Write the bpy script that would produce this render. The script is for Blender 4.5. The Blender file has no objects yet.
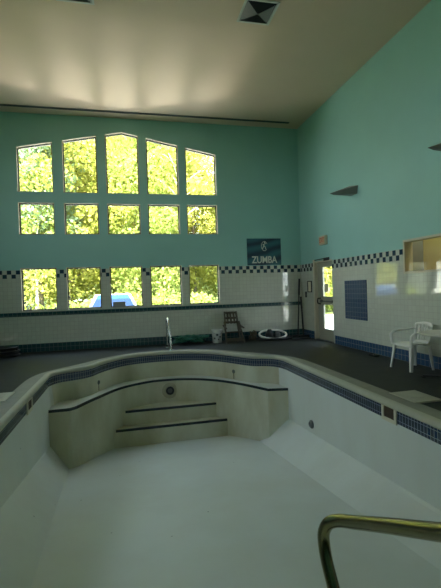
import bpy, bmesh, math, random
from mathutils import Vector, Matrix
from mathutils.geometry import tessellate_polygon
random.seed(7)
sc = bpy.context.scene
COL = sc.collection
PI = math.pi

# ---------------------------------------------------------------- materials
def new_mat(name):
    m = bpy.data.materials.new(name); m.use_nodes = True
    nt = m.node_tree; nt.nodes.clear()
    out = nt.nodes.new('ShaderNodeOutputMaterial')
    b = nt.nodes.new('ShaderNodeBsdfPrincipled')
    nt.links.new(b.outputs[0], out.inputs[0])
    return m, nt, b, out

def N(nt, t, **kw):
    n = nt.nodes.new('ShaderNode' + t)
    for k, v in kw.items(): setattr(n, k, v)
    return n

def math_node(nt, op, a, b=None):
    n = N(nt, 'Math', operation=op)
    for i, v in enumerate((a, b)):
        if v is None: continue
        if isinstance(v, (int, float)): n.inputs[i].default_value = v
        else: nt.links.new(v, n.inputs[i])
    return n.outputs[0]

def mix_col(nt, fac, a, b):
    n = N(nt, 'Mix', data_type='RGBA')
    for s, v in ((0, fac), (6, a), (7, b)):
        if isinstance(v, (int, float)): n.inputs[s].default_value = v
        elif isinstance(v, tuple): n.inputs[s].default_value = (*v, 1)
        else: nt.links.new(v, n.inputs[s])
    return n.outputs[2]

def plain(name, col, rough=.6, metal=0, var=.08, scale=6, bump=0, spec=None):
    m, nt, b, out = new_mat(name)
    tc = N(nt, 'TexCoord'); no = N(nt, 'TexNoise')
    no.inputs['Scale'].default_value = scale; no.inputs['Detail'].default_value = 5
    nt.links.new(tc.outputs['Object'], no.inputs['Vector'])
    lo = tuple(c * (1 - var) for c in col); hi = tuple(min(1, c * (1 + var)) for c in col)
    nt.links.new(mix_col(nt, no.outputs['Fac'], lo, hi), b.inputs['Base Color'])
    b.inputs['Roughness'].default_value = rough; b.inputs['Metallic'].default_value = metal
    if spec is not None: b.inputs['Specular IOR Level'].default_value = spec
    if bump:
        bp = N(nt, 'Bump'); bp.inputs['Strength'].default_value = bump; bp.inputs['Distance'].default_value = .01
        n2 = N(nt, 'TexNoise'); n2.inputs['Scale'].default_value = scale * 12
        nt.links.new(tc.outputs['Object'], n2.inputs['Vector'])
        nt.links.new(n2.outputs['Fac'], bp.inputs['Height']); nt.links.new(bp.outputs[0], b.inputs['Normal'])
    return m

T = .108                                                    # wall tile module
WHITE_TILE = (.62, .65, .56); DARK_TILE = (.018, .045, .075); BLUE_TILE = (.035, .085, .165)

def tile_shader(nt, b, axis, col1, grout, rough=.05, size=T, mortar=.0035, uv=None, wob=.06, row=None):
    """Glazed square tiles laid on a wall; returns (u, w, colour socket)."""
    if uv is None:
        g = N(nt, 'NewGeometry'); sp = N(nt, 'SeparateXYZ'); nt.links.new(g.outputs['Position'], sp.inputs[0])
        u, w = sp.outputs[axis], sp.outputs['Z']
    else:
        sp = N(nt, 'SeparateXYZ'); uvn = N(nt, 'UVMap'); nt.links.new(uvn.outputs[0], sp.inputs[0])
        u, w = sp.outputs['X'], sp.outputs['Y']
    cb = N(nt, 'CombineXYZ'); nt.links.new(u, cb.inputs[0]); nt.links.new(w, cb.inputs[1])
    br = N(nt, 'TexBrick', offset=0, squash=1)
    br.inputs['Scale'].default_value = 1; br.inputs['Brick Width'].default_value = size
    br.inputs['Row Height'].default_value = row or size; br.inputs['Mortar Size'].default_value = mortar
    br.inputs['Mortar Smooth'].default_value = .2
    c1 = col1; c2 = tuple(c * .93 for c in col1)
    br.inputs['Color1'].default_value = (*c1, 1); br.inputs['Color2'].default_value = (*c2, 1)
    br.inputs['Mortar'].default_value = (*grout, 1)
    nt.links.new(cb.outputs[0], br.inputs['Vector'])
    # every tile sits at a slightly different tilt
    fl = N(nt, 'VectorMath', operation='SNAP'); fl.inputs[1].default_value = (size, size, size)
    nt.links.new(cb.outputs[0], fl.inputs[0])
    wn = N(nt, 'TexWhiteNoise', noise_dimensions='3D'); nt.links.new(fl.outputs[0], wn.inputs['Vector'])
    sub = N(nt, 'VectorMath', operation='SUBTRACT'); sub.inputs[1].default_value = (.5, .5, .5)
    nt.links.new(wn.outputs['Color'], sub.inputs[0])
    scl = N(nt, 'VectorMath', operation='SCALE'); scl.inputs['Scale'].default_value = wob * .12
    nt.links.new(sub.outputs[0], scl.inputs[0])
    geo = N(nt, 'NewGeometry'); ad = N(nt, 'VectorMath', operation='ADD')
    nt.links.new(geo.outputs['Normal'], ad.inputs[0]); nt.links.new(scl.outputs[0], ad.inputs[1])
    nrm = N(nt, 'VectorMath', operation='NORMALIZE'); nt.links.new(ad.outputs[0], nrm.inputs[0])
    bp = N(nt, 'Bump', invert=True); bp.inputs['Strength'].default_value = .25; bp.inputs['Distance'].default_value = .002
    nt.links.new(br.outputs['Fac'], bp.inputs['Height']); nt.links.new(nrm.outputs[0], bp.inputs['Normal'])
    nt.links.new(bp.outputs[0], b.inputs['Normal'])
    r = math_node(nt, 'MULTIPLY', br.outputs['Fac'], .6)
    nt.links.new(math_node(nt, 'ADD', r, rough), b.inputs['Roughness'])
    nt.links.new(br.outputs['Color'], b.inputs['Base Color']); b.inputs['Specular IOR Level'].default_value = .95
    return u, w, br

def wall_tile_mat(name, axis):
    """White glazed tile with the two-row checkered border."""
    m, nt, b, out = new_mat(name)
    u, w, br = tile_shader(nt, b, axis, WHITE_TILE, (.40, .39, .34))
    iu = math_node(nt, 'FLOOR', math_node(nt, 'DIVIDE', u, T)); iw = math_node(nt, 'FLOOR', math_node(nt, 'DIVIDE', w, T))
    par = math_node(nt, 'PINGPONG', math_node(nt, 'ADD', iu, iw), 1)
    inb = math_node(nt, 'GREATER_THAN', w, 18 * T)
    dark = math_node(nt, 'MULTIPLY', par, inb)
    notm = math_node(nt, 'SUBTRACT', 1, br.outputs['Fac'])
    c = mix_col(nt, math_node(nt, 'MULTIPLY', dark, notm), br.outputs['Color'], DARK_TILE)
    nt.links.new(c, b.inputs['Base Color'])
    return m

def tile_mat(name, axis, col, grout=(.20, .22, .24), size=T, mortar=.0035, uv=None, rough=.15, row=None):
    m, nt, b, out = new_mat(name)
    tile_shader(nt, b, axis, col, grout, rough, size, mortar, uv, row=row)
    return m

def glass_mat(name, tint=(1, 1, 1)):
    m, nt, b, out = new_mat(name); nt.nodes.remove(b)
    tr = N(nt, 'BsdfTransparent'); tr.inputs[0].default_value = (*tint, 1)
    gl = N(nt, 'BsdfGlossy'); gl.inputs['Roughness'].default_value = .01
    g = N(nt, 'NewGeometry'); dt = N(nt, 'VectorMath', operation='DOT_PRODUCT')
    nt.links.new(g.outputs['Incoming'], dt.inputs[0]); nt.links.new(g.outputs['Normal'], dt.inputs[1])
    inv = math_node(nt, 'SUBTRACT', 1, math_node(nt, 'ABSOLUTE', dt.outputs['Value']))
    sch = math_node(nt, 'ADD', math_node(nt, 'MULTIPLY', math_node(nt, 'POWER', inv, 5), .96), .04)
    mx = N(nt, 'MixShader')
    nt.links.new(sch, mx.inputs[0]); nt.links.new(tr.outputs[0], mx.inputs[1]); nt.links.new(gl.outputs[0], mx.inputs[2])
    nt.links.new(mx.outputs[0], out.inputs[0])
    return m

def leaf_mat(name, c1, c2):
    m, nt, b, out = new_mat(name); nt.nodes.remove(b)
    g = N(nt, 'NewGeometry')
    col = mix_col(nt, g.outputs['Random Per Island'], c1, c2)
    d = N(nt, 'BsdfDiffuse'); t = N(nt, 'BsdfTranslucent'); mx = N(nt, 'MixShader'); mx.inputs[0].default_value = .45
    nt.links.new(col, d.inputs[0]); nt.links.new(col, t.inputs[0])
    nt.links.new(d.outputs[0], mx.inputs[1]); nt.links.new(t.outputs[0], mx.inputs[2]); nt.links.new(mx.outputs[0], out.inputs[0])
    return m

def plaster_mat(name, base, stain, amount, speck=True):
    m, nt, b, out = new_mat(name)
    tc = N(nt, 'TexCoord')
    n1 = N(nt, 'TexNoise'); n1.inputs['Scale'].default_value = 1.1; n1.inputs['Detail'].default_value = 6
    n1.inputs['Roughness'].default_value = .6
    mp = N(nt, 'Mapping'); mp.inputs['Scale'].default_value = (1, 1, .45)
    nt.links.new(tc.outputs['Object'], mp.inputs[0]); nt.links.new(mp.outputs[0], n1.inputs['Vector'])
    rmp = N(nt, 'MapRange'); rmp.inputs['From Min'].default_value = .38; rmp.inputs['From Max'].default_value = .68
    rmp.inputs['To Max'].default_value = amount
    nt.links.new(n1.outputs['Fac'], rmp.inputs['Value'])
    c = mix_col(nt, rmp.outputs[0], base, stain)
    if speck:
        v = N(nt, 'TexVoronoi'); v.inputs['Scale'].default_value = 3.2; v.inputs['Randomness'].default_value = 1
        nt.links.new(tc.outputs['Object'], v.inputs['Vector'])
        n2 = N(nt, 'TexNoise'); n2.inputs['Scale'].default_value = 1.7
        nt.links.new(tc.outputs['Object'], n2.inputs['Vector'])
        f = math_node(nt, 'MULTIPLY', math_node(nt, 'LESS_THAN', v.outputs['Distance'], .035), math_node(nt, 'GREATER_THAN', n2.outputs['Fac'], .5))
        c = mix_col(nt, math_node(nt, 'MULTIPLY', f, .7), c, (.05, .05, .045))
    nt.links.new(c, b.inputs['Base Color'])
    b.inputs['Roughness'].default_value = .55
    bp = N(nt, 'Bump'); bp.inputs['Strength'].default_value = .12; bp.inputs['Distance'].default_value = .01
    n3 = N(nt, 'TexNoise'); n3.inputs['Scale'].default_value = 22
    nt.links.new(tc.outputs['Object'], n3.inputs['Vector']); nt.links.new(n3.outputs['Fac'], bp.inputs['Height'])
    nt.links.new(bp.outputs[0], b.inputs['Normal'])
    return m

M = {}
M['paint'] = plain('teal_paint', (.315, .59, .55), .55, var=.05, scale=2, bump=.05)
M['ceiling'] = plain('ceiling_paint', (.71, .545, .39), .6, var=.05, scale=1.5, bump=.05)
M['tile_back'] = wall_tile_mat('white_tile_back', 'X')
M['tile_side'] = wall_tile_mat('white_tile_side', 'Y')
M['blue_back'] = tile_mat('blue_tile_back', 'X', (.022, .07, .075), (.14, .18, .17))
M['blue_side'] = tile_mat('blue_tile_side', 'Y', BLUE_TILE)
M['panel_tile'] = tile_mat('panel_tile', 'Y', (.03, .07, .14), (.12, .15, .2))
M['water_tile'] = tile_mat('waterline_tile', 'X', (.012, .03, .075), (.26, .28, .27), .052, .0035, uv=True, row=.086)
M['edge_tile'] = plain('edge_tile', (.015, .025, .03), .25, var=.4, scale=20)
M['plaster'] = plaster_mat('pool_plaster', (.66, .69, .65), (.57, .57, .50), .5)
M['plaster_end'] = plaster_mat('stained_plaster', (.66, .65, .52), (.40, .36, .20), .8, speck=False)
M['coping'] = plain('coping_stone', (.27, .265, .215), .8, var=.18, scale=9, bump=.2)
M['nosing'] = plain('coping_nosing', (.44, .43, .34), .7, var=.10, scale=12)
M['deck'] = plain('deck_carpet', (.029, .031, .026), .6, var=.35, scale=3.5, bump=.3, spec=.2)
M['pad'] = plain('pale_concrete', (.46, .44, .34), .65, var=.12, scale=8)
M['steel'] = plain('stainless_steel', (.70, .70, .66), .22, 1, var=.05)
M['brass'] = plain('aged_metal_rail', (.30, .275, .16), .22, 1, var=.15, scale=14)
M['plastic'] = plain('white_plastic', (.80, .80, .74), .4, var=.04)
M['table'] = plain('table_laminate', (.70, .68, .58), .35, var=.04)
M['black'] = plain('black_rubber', (.012, .013, .014), .5, var=.3, scale=12)
M['darkgrey'] = plain('dark_grey_metal', (.10, .105, .10), .5, var=.15)
M['sconce'] = plain('sconce_grey', (.20, .205, .18), .5, var=.1)
M['grey'] = plain('grey_metal', (.30, .31, .30), .45, var=.1)
M['cream'] = plain('cream_enamel', (.62, .58, .44), .4, var=.05)
M['door'] = plain('door_enamel', (.34, .34, .26), .4, var=.05)
M['frame_dark'] = plain('dark_window_frame', (.035, .045, .04), .45)
M['lining'] = plain('window_lining', (.62, .54, .44), .6, var=.05)
M['green_lining'] = plain('green_lining', (.06, .16, .14), .55)
M['glass'] = glass_mat('clear_glass', (.975, .985, .97))
M['board'] = plain('tan_board', (.78, .60, .27), .7, var=.05, scale=2)
M['wood'] = plain('weathered_wood', (.075, .065, .04), .65, var=.3, scale=14)
M['brown'] = plain('brown_rope', (.10, .085, .05), .8, var=.4, scale=20)
M['white'] = plain('off_white', (.70, .70, .64), .5, var=.05)
M['paper'] = plain('paper', (.75, .70, .52), .8, var=.03)
M['orange'] = plain('sign_letters', (.55, .09, .03), .5)
M['sign_face'] = plain('sign_face', (.62, .44, .28), .5)
M['green_hose'] = plain('green_hose', (.02, .16, .10), .4, var=.2, scale=20)
M['banner_text'] = plain('banner_lettering', (.62, .66, .58), .6)
M['pebble'] = plain('pitted_ring', (.40, .37, .26), .7, var=.5, scale=60, bump=.6)
M['skimmer_dark'] = plain('rusty_brown_opening', (.05, .03, .018), .7, var=.5, scale=20)
M['grass'] = plain('grass', (.07, .10, .02), .9, var=.4, scale=3)
M['pave'] = plain('pale_pavement', (.62, .60, .55), .9, var=.06, scale=1)
M['bark'] = plain('bark', (.16, .13, .09), .9, var=.35, scale=8)
M['birch'] = plain('birch_bark', (.72, .68, .60), .8, var=.25, scale=7)
M['car_paint'] = plain('white_car_paint', (.75, .78, .76), .25, var=.02)
M['siding'] = plain('white_siding', (.80, .79, .74), .7, var=.03)
M['tire'] = plain('tire', (.02, .02, .02), .8)
M['leaf_yellow'] = leaf_mat('leaf_yellow', (.34, .37, .07), (.58, .55, .16))
M['leaf_green'] = leaf_mat('leaf_green', (.26, .35, .08), (.52, .56, .18))
M['leaf_pine'] = leaf_mat('leaf_pine', (.22, .33, .18), (.42, .52, .34))
m, nt, b, out = new_mat('windshield'); b.inputs['Base Color'].default_value = (.012, .065, .22, 1)
b.inputs['Roughness'].default_value = .08; b.inputs['Coat Weight'].default_value = .2; M['windshield'] = m  # sky reflection painted in as the blue base colour
# banner: teal waves on dark blue
m, nt, b, out = new_mat('banner_print')
tc = N(nt, 'TexCoord'); wv = N(nt, 'TexWave', wave_type='BANDS', bands_direction='Z')
mp = N(nt, 'Mapping'); mp.inputs['Rotation'].default_value = (0, .25, 0); nt.links.new(tc.outputs['Object'], mp.inputs[0])
wv.inputs['Scale'].default_value = 1.1; wv.inputs['Distortion'].default_value = 3; wv.inputs['Detail'].default_value = 1
nt.links.new(mp.outputs[0], wv.inputs['Vector'])
nt.links.new(mix_col(nt, wv.outputs['Fac'], (.006, .03, .055), (.025, .13, .16)), b.inputs['Base Color'])
b.inputs['Roughness'].default_value = .5; M['banner'] = m
# air diffuser louvres: lit and shaded tones of one metal, put into the colour
M['louvre_lit'] = plain('louvre_lit', (.55, .55, .52), .5)
M['louvre_shaded'] = plain('louvre_shaded', (.16, .17, .17), .5)

# ---------------------------------------------------------------- mesh helpers
class MB:
    def __init__(s): s.v = []; s.f = []; s.uv = {}
    def add(s, vs, fs):
        o = len(s.v); s.v += [tuple(v) for v in vs]; s.f += [tuple(i + o for i in f) for f in fs]; return s
    def box(s, c, d, rot=None):
        vs = [Vector((x * d[0] / 2, y * d[1] / 2, z * d[2] / 2)) for x in (-1, 1) for y in (-1, 1) for z in (-1, 1)]
        if rot is not None: vs = [rot @ v for v in vs]
        return s.add([v + Vector(c) for v in vs], [(0, 1, 3, 2), (4, 6, 7, 5), (0, 4, 5, 1), (2, 3, 7, 6), (0, 2, 6, 4), (1, 5, 7, 3)])
    def bx(s, x0, x1, y0, y1, z0, z1):
        return s.box(((x0 + x1) / 2, (y0 + y1) / 2, (z0 + z1) / 2), (x1 - x0, y1 - y0, z1 - z0))
    def bar(s, p, q, w, h, up=(0, 0, 1)):
        p, q = Vector(p), Vector(q); d = (q - p).normalized(); upv = Vector(up)
        if abs(d.dot(upv)) > .98: upv = Vector((0, 1, 0))
        a = d.cross(upv).normalized() * w / 2; c = a.cross(d).normalized() * h / 2
        vs = [p - a - c, p + a - c, p + a + c, p - a + c, q - a - c, q + a - c, q + a + c, q - a + c]
        return s.add(vs, [(0, 3, 2, 1), (4, 5, 6, 7), (0, 1, 5, 4), (1, 2, 6, 5), (2, 3, 7, 6), (3, 0, 4, 7)])
    def tube(s, pts, r, n=8, closed=False, caps=True):
        pts = [Vector(p) for p in pts]; L = len(pts); rs = r if isinstance(r, (list, tuple)) else [r] * L
        nrm = None; vs = []
        for i, p in enumerate(pts):
            a = pts[i - 1] if (i or closed) else pts[0]; c = pts[(i + 1) % L] if (i < L - 1 or closed) else pts[-1]
            t = (c - a).normalized()
            if nrm is None:
                nrm = t.orthogonal().normalized()
            else:
                nrm = (nrm - t * nrm.dot(t)).normalized()
            bn = t.cross(nrm)
            vs += [p + (nrm * math.cos(2 * PI * k / n) + bn * math.sin(2 * PI * k / n)) * rs[i] for k in range(n)]
        fs = []
        for i in range(L if closed else L - 1):
            j = (i + 1) % L
            fs += [(i * n + k, i * n + (k + 1) % n, j * n + (k + 1) % n, j * n + k) for k in range(n)]
        if caps and not closed: fs += [tuple(range(n - 1, -1, -1)), tuple((L - 1) * n + k for k in range(n))]
        return s.add(vs, fs)
    def lathe(s, prof, c=(0, 0, 0), n=24, axis=None):
        vs = []
        R = axis if axis is not None else Matrix.Identity(3)
        for r, z in prof:
            vs += [R @ Vector((r * math.cos(2 * PI * k / n), r * math.sin(2 * PI * k / n), z)) + Vector(c) for k in range(n)]
        fs = [(i * n + k, i * n + (k + 1) % n, (i + 1) * n + (k + 1) % n, (i + 1) * n + k) for i in range(len(prof) - 1) for k in range(n)]
        if prof[0][0] > 1e-6: fs.append(tuple(range(n - 1, -1, -1)))
        if prof[-1][0] > 1e-6: fs.append(tuple((len(prof) - 1) * n + k for k in range(n)))
        return s.add(vs, fs)
    def prism(s, poly, ext):
        """poly: 3-D planar outline, ext: extrusion vector"""
        e = Vector(ext); n = len(poly); vs = [Vector(p) for p in poly]; vs += [v + e for v in vs]
        return s.add(vs, [tuple(range(n - 1, -1, -1)), tuple(range(n, 2 * n))] + [(i, (i + 1) % n, n + (i + 1) % n, n + i) for i in range(n)])
    def grid(s, rows):
        n = len(rows[0]); o = []
        for r in rows: o += list(r)
        return s.add(o, [(i * n + k, i * n + k + 1, (i + 1) * n + k + 1, (i + 1) * n + k) for i in range(len(rows) - 1) for k in range(n - 1)])
    def build(s, name, mat, parent=None, bevel=0, smooth=False, solid=0, subsurf=0, recalc=True, offset=0):
        me = bpy.data.meshes.new(name); me.from_pydata(s.v, [], s.f)
        if recalc:
            bm = bmesh.new(); bm.from_mesh(me)
            if not solid: bmesh.ops.remove_doubles(bm, verts=bm.verts, dist=1e-5)
            bmesh.ops.recalc_face_normals(bm, faces=bm.faces); bm.to_mesh(me); bm.free()
        me.materials.append(mat)
        o = bpy.data.objects.new(name, me); COL.objects.link(o)
        if parent: o.parent = parent
        if solid:
            md = o.modifiers.new('solid', 'SOLIDIFY'); md.thickness = solid; md.offset = offset
        if subsurf:
            md = o.modifiers.new('sub', 'SUBSURF'); md.levels = md.render_levels = subsurf
        if bevel:
            md = o.modifiers.new('bevel', 'BEVEL'); md.width = bevel; md.segments = 2; md.limit_method = 'ANGLE'
        if smooth: me.polygons.foreach_set('use_smooth', [True] * len(me.polygons))
        return o

def empty(name, loc, rz=0, parent=None):
    o = bpy.data.objects.new(name, None); COL.objects.link(o); o.location = loc; o.rotation_euler = (0, 0, rz)
    o.empty_display_size = .1
    if parent: o.parent = parent
    return o
def tag(o, label=None, cat=None, group=None, kind=None):
    if label: o['label'] = label
    if cat: o['category'] = cat
    if group: o['group'] = group
    if kind: o['kind'] = kind
    return o
def struct(o, label, cat): return tag(o, label, cat, None, 'structure')
def copy_tree(o, parent=None):
    c = o.copy(); COL.objects.link(c)
    if parent: c.parent = parent
    for ch in list(o.children): copy_tree(ch, c)
    return c
def smooth_path(pts, step=.06, closed=False):
    pts = [Vector(p) for p in pts]; n = len(pts); out = []
    for i in range(n if closed else n - 1):
        if closed: p0, p1, p2, p3 = (pts[(i + k) % n] for k in (-1, 0, 1, 2))
        else:
            p1, p2 = pts[i], pts[i + 1]; p0 = pts[i - 1] if i else p1 * 2 - p2; p3 = pts[i + 2] if i + 2 < n else p2 * 2 - p1
        m = max(1, int((p2 - p1).length / step))
        for k in range(m):
            t = k / m
            out.append(.5 * ((2 * p1) + (p2 - p0) * t + (2 * p0 - 5 * p1 + 4 * p2 - p3) * t * t + (3 * p1 - p0 - 3 * p2 + p3) * t ** 3))
    if not closed: out.append(pts[-1])
    return out

# ---------------------------------------------------------------- camera
cam = bpy.data.cameras.new('camera'); co = bpy.data.objects.new('camera', cam); COL.objects.link(co); sc.camera = co
cam.sensor_fit = 'VERTICAL'; cam.sensor_height = 36; cam.sensor_width = 27; cam.lens = 410.2 / 588 * 36; cam.clip_start = .02
r_ = Vector((.97434117, -.22277388, -.03211047)); d_ = Vector((-.03393949, -.00438553, -.99941427)); f_ = Vector((.22250257, .97486028, -.01183383))
mw = Matrix((( r_.x, -d_.x, -f_.x, 0), (r_.y, -d_.y, -f_.y, 0), (r_.z, -d_.z, -f_.z, 1.5), (0, 0, 0, 1)))
co.matrix_world = mw

# ---------------------------------------------------------------- room shell
XR, XL, YB, YN, ZC = 5.2, -5.2, 11.64, -3.0, 6.28
WT = .20
WX = [-2.25, -1.115, 0, 1.1, 2.195]; WH = .445            # window columns
def arch(x): return 5.915 - .195 * abs(x)
rowz = [(1.085, 2.215), (3.095, 3.94), (4.215, None)]

def back_wall(zlo, zhi, name, mat):
    mb = MB()
    xs = [XL - .15]
    for c in WX: xs += [c - WH, c + WH]
    xs.append(XR + .15)
    for i in range(len(xs) - 1):
        a, c = xs[i], xs[i + 1]
        if i % 2 == 0: mb.bx(a, c, YB, YB + WT, zlo, zhi); continue
        z = zlo
        for (b0, t0) in rowz:
            if b0 >= zhi or (t0 is not None and t0 <= zlo): continue
            if b0 > z: mb.bx(a, c, YB, YB + WT, z, b0)
            if t0 is None:
                poly = [(a, YB, arch(a))]
                if a < 0 < c: poly.append((0, YB, arch(0)))
                poly += [(c, YB, arch(c)), (c, YB, zhi), (a, YB, zhi)]
                mb.prism(poly, (0, WT, 0)); z = zhi
            else: z = t0
        if z < zhi: mb.bx(a, c, YB, YB + WT, z, zhi)
    return mb.build(name, mat)
ZT = 20 * T
w = back_wall(ZT, ZC, 'wall_back', M['paint']); struct(w, 'teal painted back wall with arched rows of windows', 'wall')
o = back_wall(-.15, ZT, 'tile_wainscot', M['tile_back']); o.parent = w

# right wall with a doorway and an office window
DY0, DY1, DZ = 9.72, 10.72, 2.19
OY0, OY1, OZ0, OZ1 = 4.5, 6.84, 1.71, 2.29
def right_wall(zlo, zhi, name, mat):
    mb = MB(); ys = [YN - .15, OY0, OY1, DY0, DY1, YB]
    holes = {1: (OZ0, OZ1), 3: (.0, DZ)}
    for i in range(5):
        a, c = ys[i], ys[i + 1]
        if i in holes:
            h0, h1 = holes[i]
            if h0 > zlo: mb.bx(XR, XR + .15, a, c, zlo, min(h0, zhi))
            if h1 < zhi: mb.bx(XR, XR + .15, a, c, max(h1, zlo), zhi)
        else: mb.bx(XR, XR + .15, a, c, zlo, zhi)
    return mb.build(name, mat)
w = right_wall(ZT, ZC, 'wall_right', M['paint']); struct(w, 'tall teal right wall above the white tiles', 'wall')
o = right_wall(-.15, ZT, 'tile_wainscot', M['tile_side']); o.parent = w
LY0, LY1, LZ0, LZ1 = 3.0, 7.6, 3.0, 5.0                     # glazed opening added in the unseen left wall to let in daylight
mb = MB(); mb.bx(XL - .15, XL, YN, LY0, -.15, ZC); mb.bx(XL - .15, XL, LY1, YB, -.15, ZC); mb.bx(XL - .15, XL, LY0, LY1, -.15, LZ0); mb.bx(XL - .15, XL, LY0, LY1, LZ1, ZC)
w = mb.build('wall_left', M['paint']); struct(w, 'teal left wall outside the frame', 'wall')
w = MB().bx(XL - .15, XR, YN - .15, YN, -.15, ZC).build('wall_near', M['paint']); struct(w, 'teal wall behind the camera', 'wall')
w = MB().bx(XL - .3, XR + .3, YN - .3, YB + .35, ZC, ZC + .15).build('ceiling', M['ceiling']); struct(w, 'flat cream ceiling over the pool hall', 'ceiling')

o = MB().bx(XL, XR - .012, YB - .012, YB + .001, 0, 2 * T).build('baseboard_back', M['blue_back']); struct(o, 'dark blue-green tile base band along the back wall', 'baseboard')
mb = MB(); mb.bx(XR - .012, XR + .001, YN, DY0 - .08, 0, 2 * T); mb.bx(XR - .012, XR + .001, DY1 + .08, YB - .012, 0, 2 * T)
o = mb.build('baseboard_right', M['blue_side']); struct(o, 'blue tile base band along the right wall', 'baseboard')
o = MB().bx(XL, XR - .004, YB - .02, YB + .001, .945, 1.05).build('trim_1', M['blue_back']); struct(o, 'dark tile sill band under the lowest windows', 'trim')

# windows
def make_window(k, x0, x1, z0, top, dark):
    """dark rectangular frame + pane, recessed in the wall, with a pale lining around the opening"""
    def outline(ins):
        a, c = x0 + ins, x1 - ins
        p = [(a, z0 + ins), (c, z0 + ins), (c, top(c) - ins)]
        if a < 0 < c and abs(top(0) - top(c)) > .02: p.append((0, top(0) - ins))
        p.append((a, top(a) - ins)); return p
    def ring(mb, i0, i1, ya, yb):
        A, B = outline(i0), outline(i1); n = len(A)
        for j in range(n):
            q = (j + 1) % n
            vs = [(*[A[j][0]], ya, A[j][1]), (A[q][0], ya, A[q][1]), (B[q][0], ya, B[q][1]), (B[j][0], ya, B[j][1]),
                  (A[j][0], yb, A[j][1]), (A[q][0], yb, A[q][1]), (B[q][0], yb, B[q][1]), (B[j][0], yb, B[j][1])]
            mb.add(vs, [(0, 1, 2, 3), (7, 6, 5, 4), (0, 4, 5, 1), (3, 2, 6, 7)])
        return mb
    f = ring(MB(), .008, .035, YB + .09, YB + .15).build('window_%d' % k, M['frame_dark'])
    l = ring(MB(), -.001, .008, YB - .002, YB + .19).build('lining', M['lining'], f)
    p = MB().prism([(x, YB + .118, z) for x, z in outline(.033)], (0, .006, 0)).build('pane', M['glass'], f)
    return f
cols = ['far left', 'second', 'middle', 'fourth', 'far right']; k = 0
for r, (z0, t0) in enumerate(rowz):
    rn = ['bottom', 'middle', 'top'][r]
    for i, c in enumerate(WX):
        k += 1
        f = make_window(k, c - WH, c + WH, z0, arch if t0 is None else (lambda x, t=t0: t), r == 0)
        struct(f, '%s-row window, %s column of the back wall' % (rn, cols[i]), 'window')
# interior (office) window in the right wall: frame, pane and the tan board behind it
mb = MB(); Y0, Y1, Z0, Z1 = OY0, OY1, OZ0, OZ1
for a in ((Y0 - .03, Y1 + .03, Z1 - .01, Z1 + .03), (Y0 - .03, Y1 + .03, Z0 - .03, Z0 + .01), (Y0 - .03, Y0 + .01, Z0 + .01, Z1 - .01), (Y1 - .01, Y1 + .03, Z0 + .01, Z1 - .01)):
    mb.bx(XR - .03, XR + .152, *a)
f = mb.build('window_16', M['cream']); struct(f, 'wide interior window in the right wall with a tan board behind the glass', 'window')
MB().bx(XR + .015, XR + .021, Y0, Y1, Z0, Z1).build('pane', M['glass'], f)
mb = MB(); mb.bx(XR + .42, XR + .44, Y0 - .2, Y1 + .2, Z0 - .5, Z1 + .6)
mb.build('board', M['board'], f)
mb = MB(); mb.bx(XR + .152, XR + .42, Y1 + .03, Y1 + .05, Z0 - .5, Z1 + .6); mb.bx(XR + .152, XR + .42, Y0 - .05, Y0 - .03, Z0 - .5, Z1 + .6)
mb.bx(XR + .152, XR + .42, Y0 - .03, Y1 + .03, Z1 + .58, Z1 + .6); mb.bx(XR + .152, XR + .42, Y0 - .03, Y1 + .03, Z0 - .5, Z0 - .48)
mb.build('recess', M['grey'], f)
ol = bpy.data.lights.new('board_fill_lamp', 'AREA'); ol.shape = 'RECTANGLE'; ol.size = 2.2; ol.size_y = .2; ol.energy = 9.5; ol.color = (1, .86, .6)  # added unseen lamp that brightens the tan board behind the glass
oo = bpy.data.objects.new('board_fill_lamp', ol); COL.objects.link(oo); oo.location = (XR + .29, (Y0 + Y1) / 2, Z1 + .56); oo.rotation_euler = (0, 0, PI / 2)

mb = MB()
for z in (LZ0, LZ1 - .06): mb.bx(XL - .12, XL - .03, LY0, LY1, z, z + .06)
for i in range(5): y = LY0 + (LY1 - LY0 - .06) * i / 4; mb.bx(XL - .12, XL - .03, y, y + .06, LZ0 + .06, LZ1 - .06)
f = mb.build('window_17', M['frame_dark']); struct(f, 'wide glazed opening added in the unseen left wall to let in daylight', 'window')
MB().bx(XL - .08, XL - .074, LY0, LY1, LZ0, LZ1).build('pane', M['glass'], f)

# door: cream metal frame, two glass lights, panic bar, closer
door = empty('door_1', (XR, (DY0 + DY1) / 2, 0)); struct(door, 'cream exit door with two tall glass panes in the right wall', 'door')
def dp(mb, name, mat, par=door, **kw):
    o = mb.build(name, mat, par, **kw); o.matrix_parent_inverse = Matrix.Translation(door.location).inverted(); return o
mb = MB(); mb.bx(XR - .03, XR + .16, DY1 - .02, DY1 + .06, 0, DZ + .05); mb.bx(XR + .02, XR + .15, DY0 + .001, DY0 + .03, 0, DZ - .03); mb.bx(XR - .01, XR + .15, DY0 + .001, DY1 - .02, DZ - .03, DZ - .001)
dp(mb, 'door_frame', M['cream'], bevel=.004)
ya, yb = DY0 + .025, DY1 - .025; X0, X1 = XR + .07, XR + .115; ga, gb = DY0 + .11, DY1 - .34
mb = MB()
mb.bx(X0, X1, ya, ga, .02, DZ - .035); mb.bx(X0, X1, gb, yb, .02, DZ - .035)
for z0, z1 in ((.02, .32), (.98, 1.21), (2.01, DZ - .035)): mb.bx(X0, X1, ga, gb, z0, z1)
leaf = dp(mb, 'door_leaf', M['door'])
dp(MB().bx(XR + .09, XR + .096, ga, gb, 1.21, 2.01), 'pane', M['glass'])
dp(MB().bx(XR + .09, XR + .096, ga, gb, .32, .98), 'pane', M['glass'])
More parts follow.
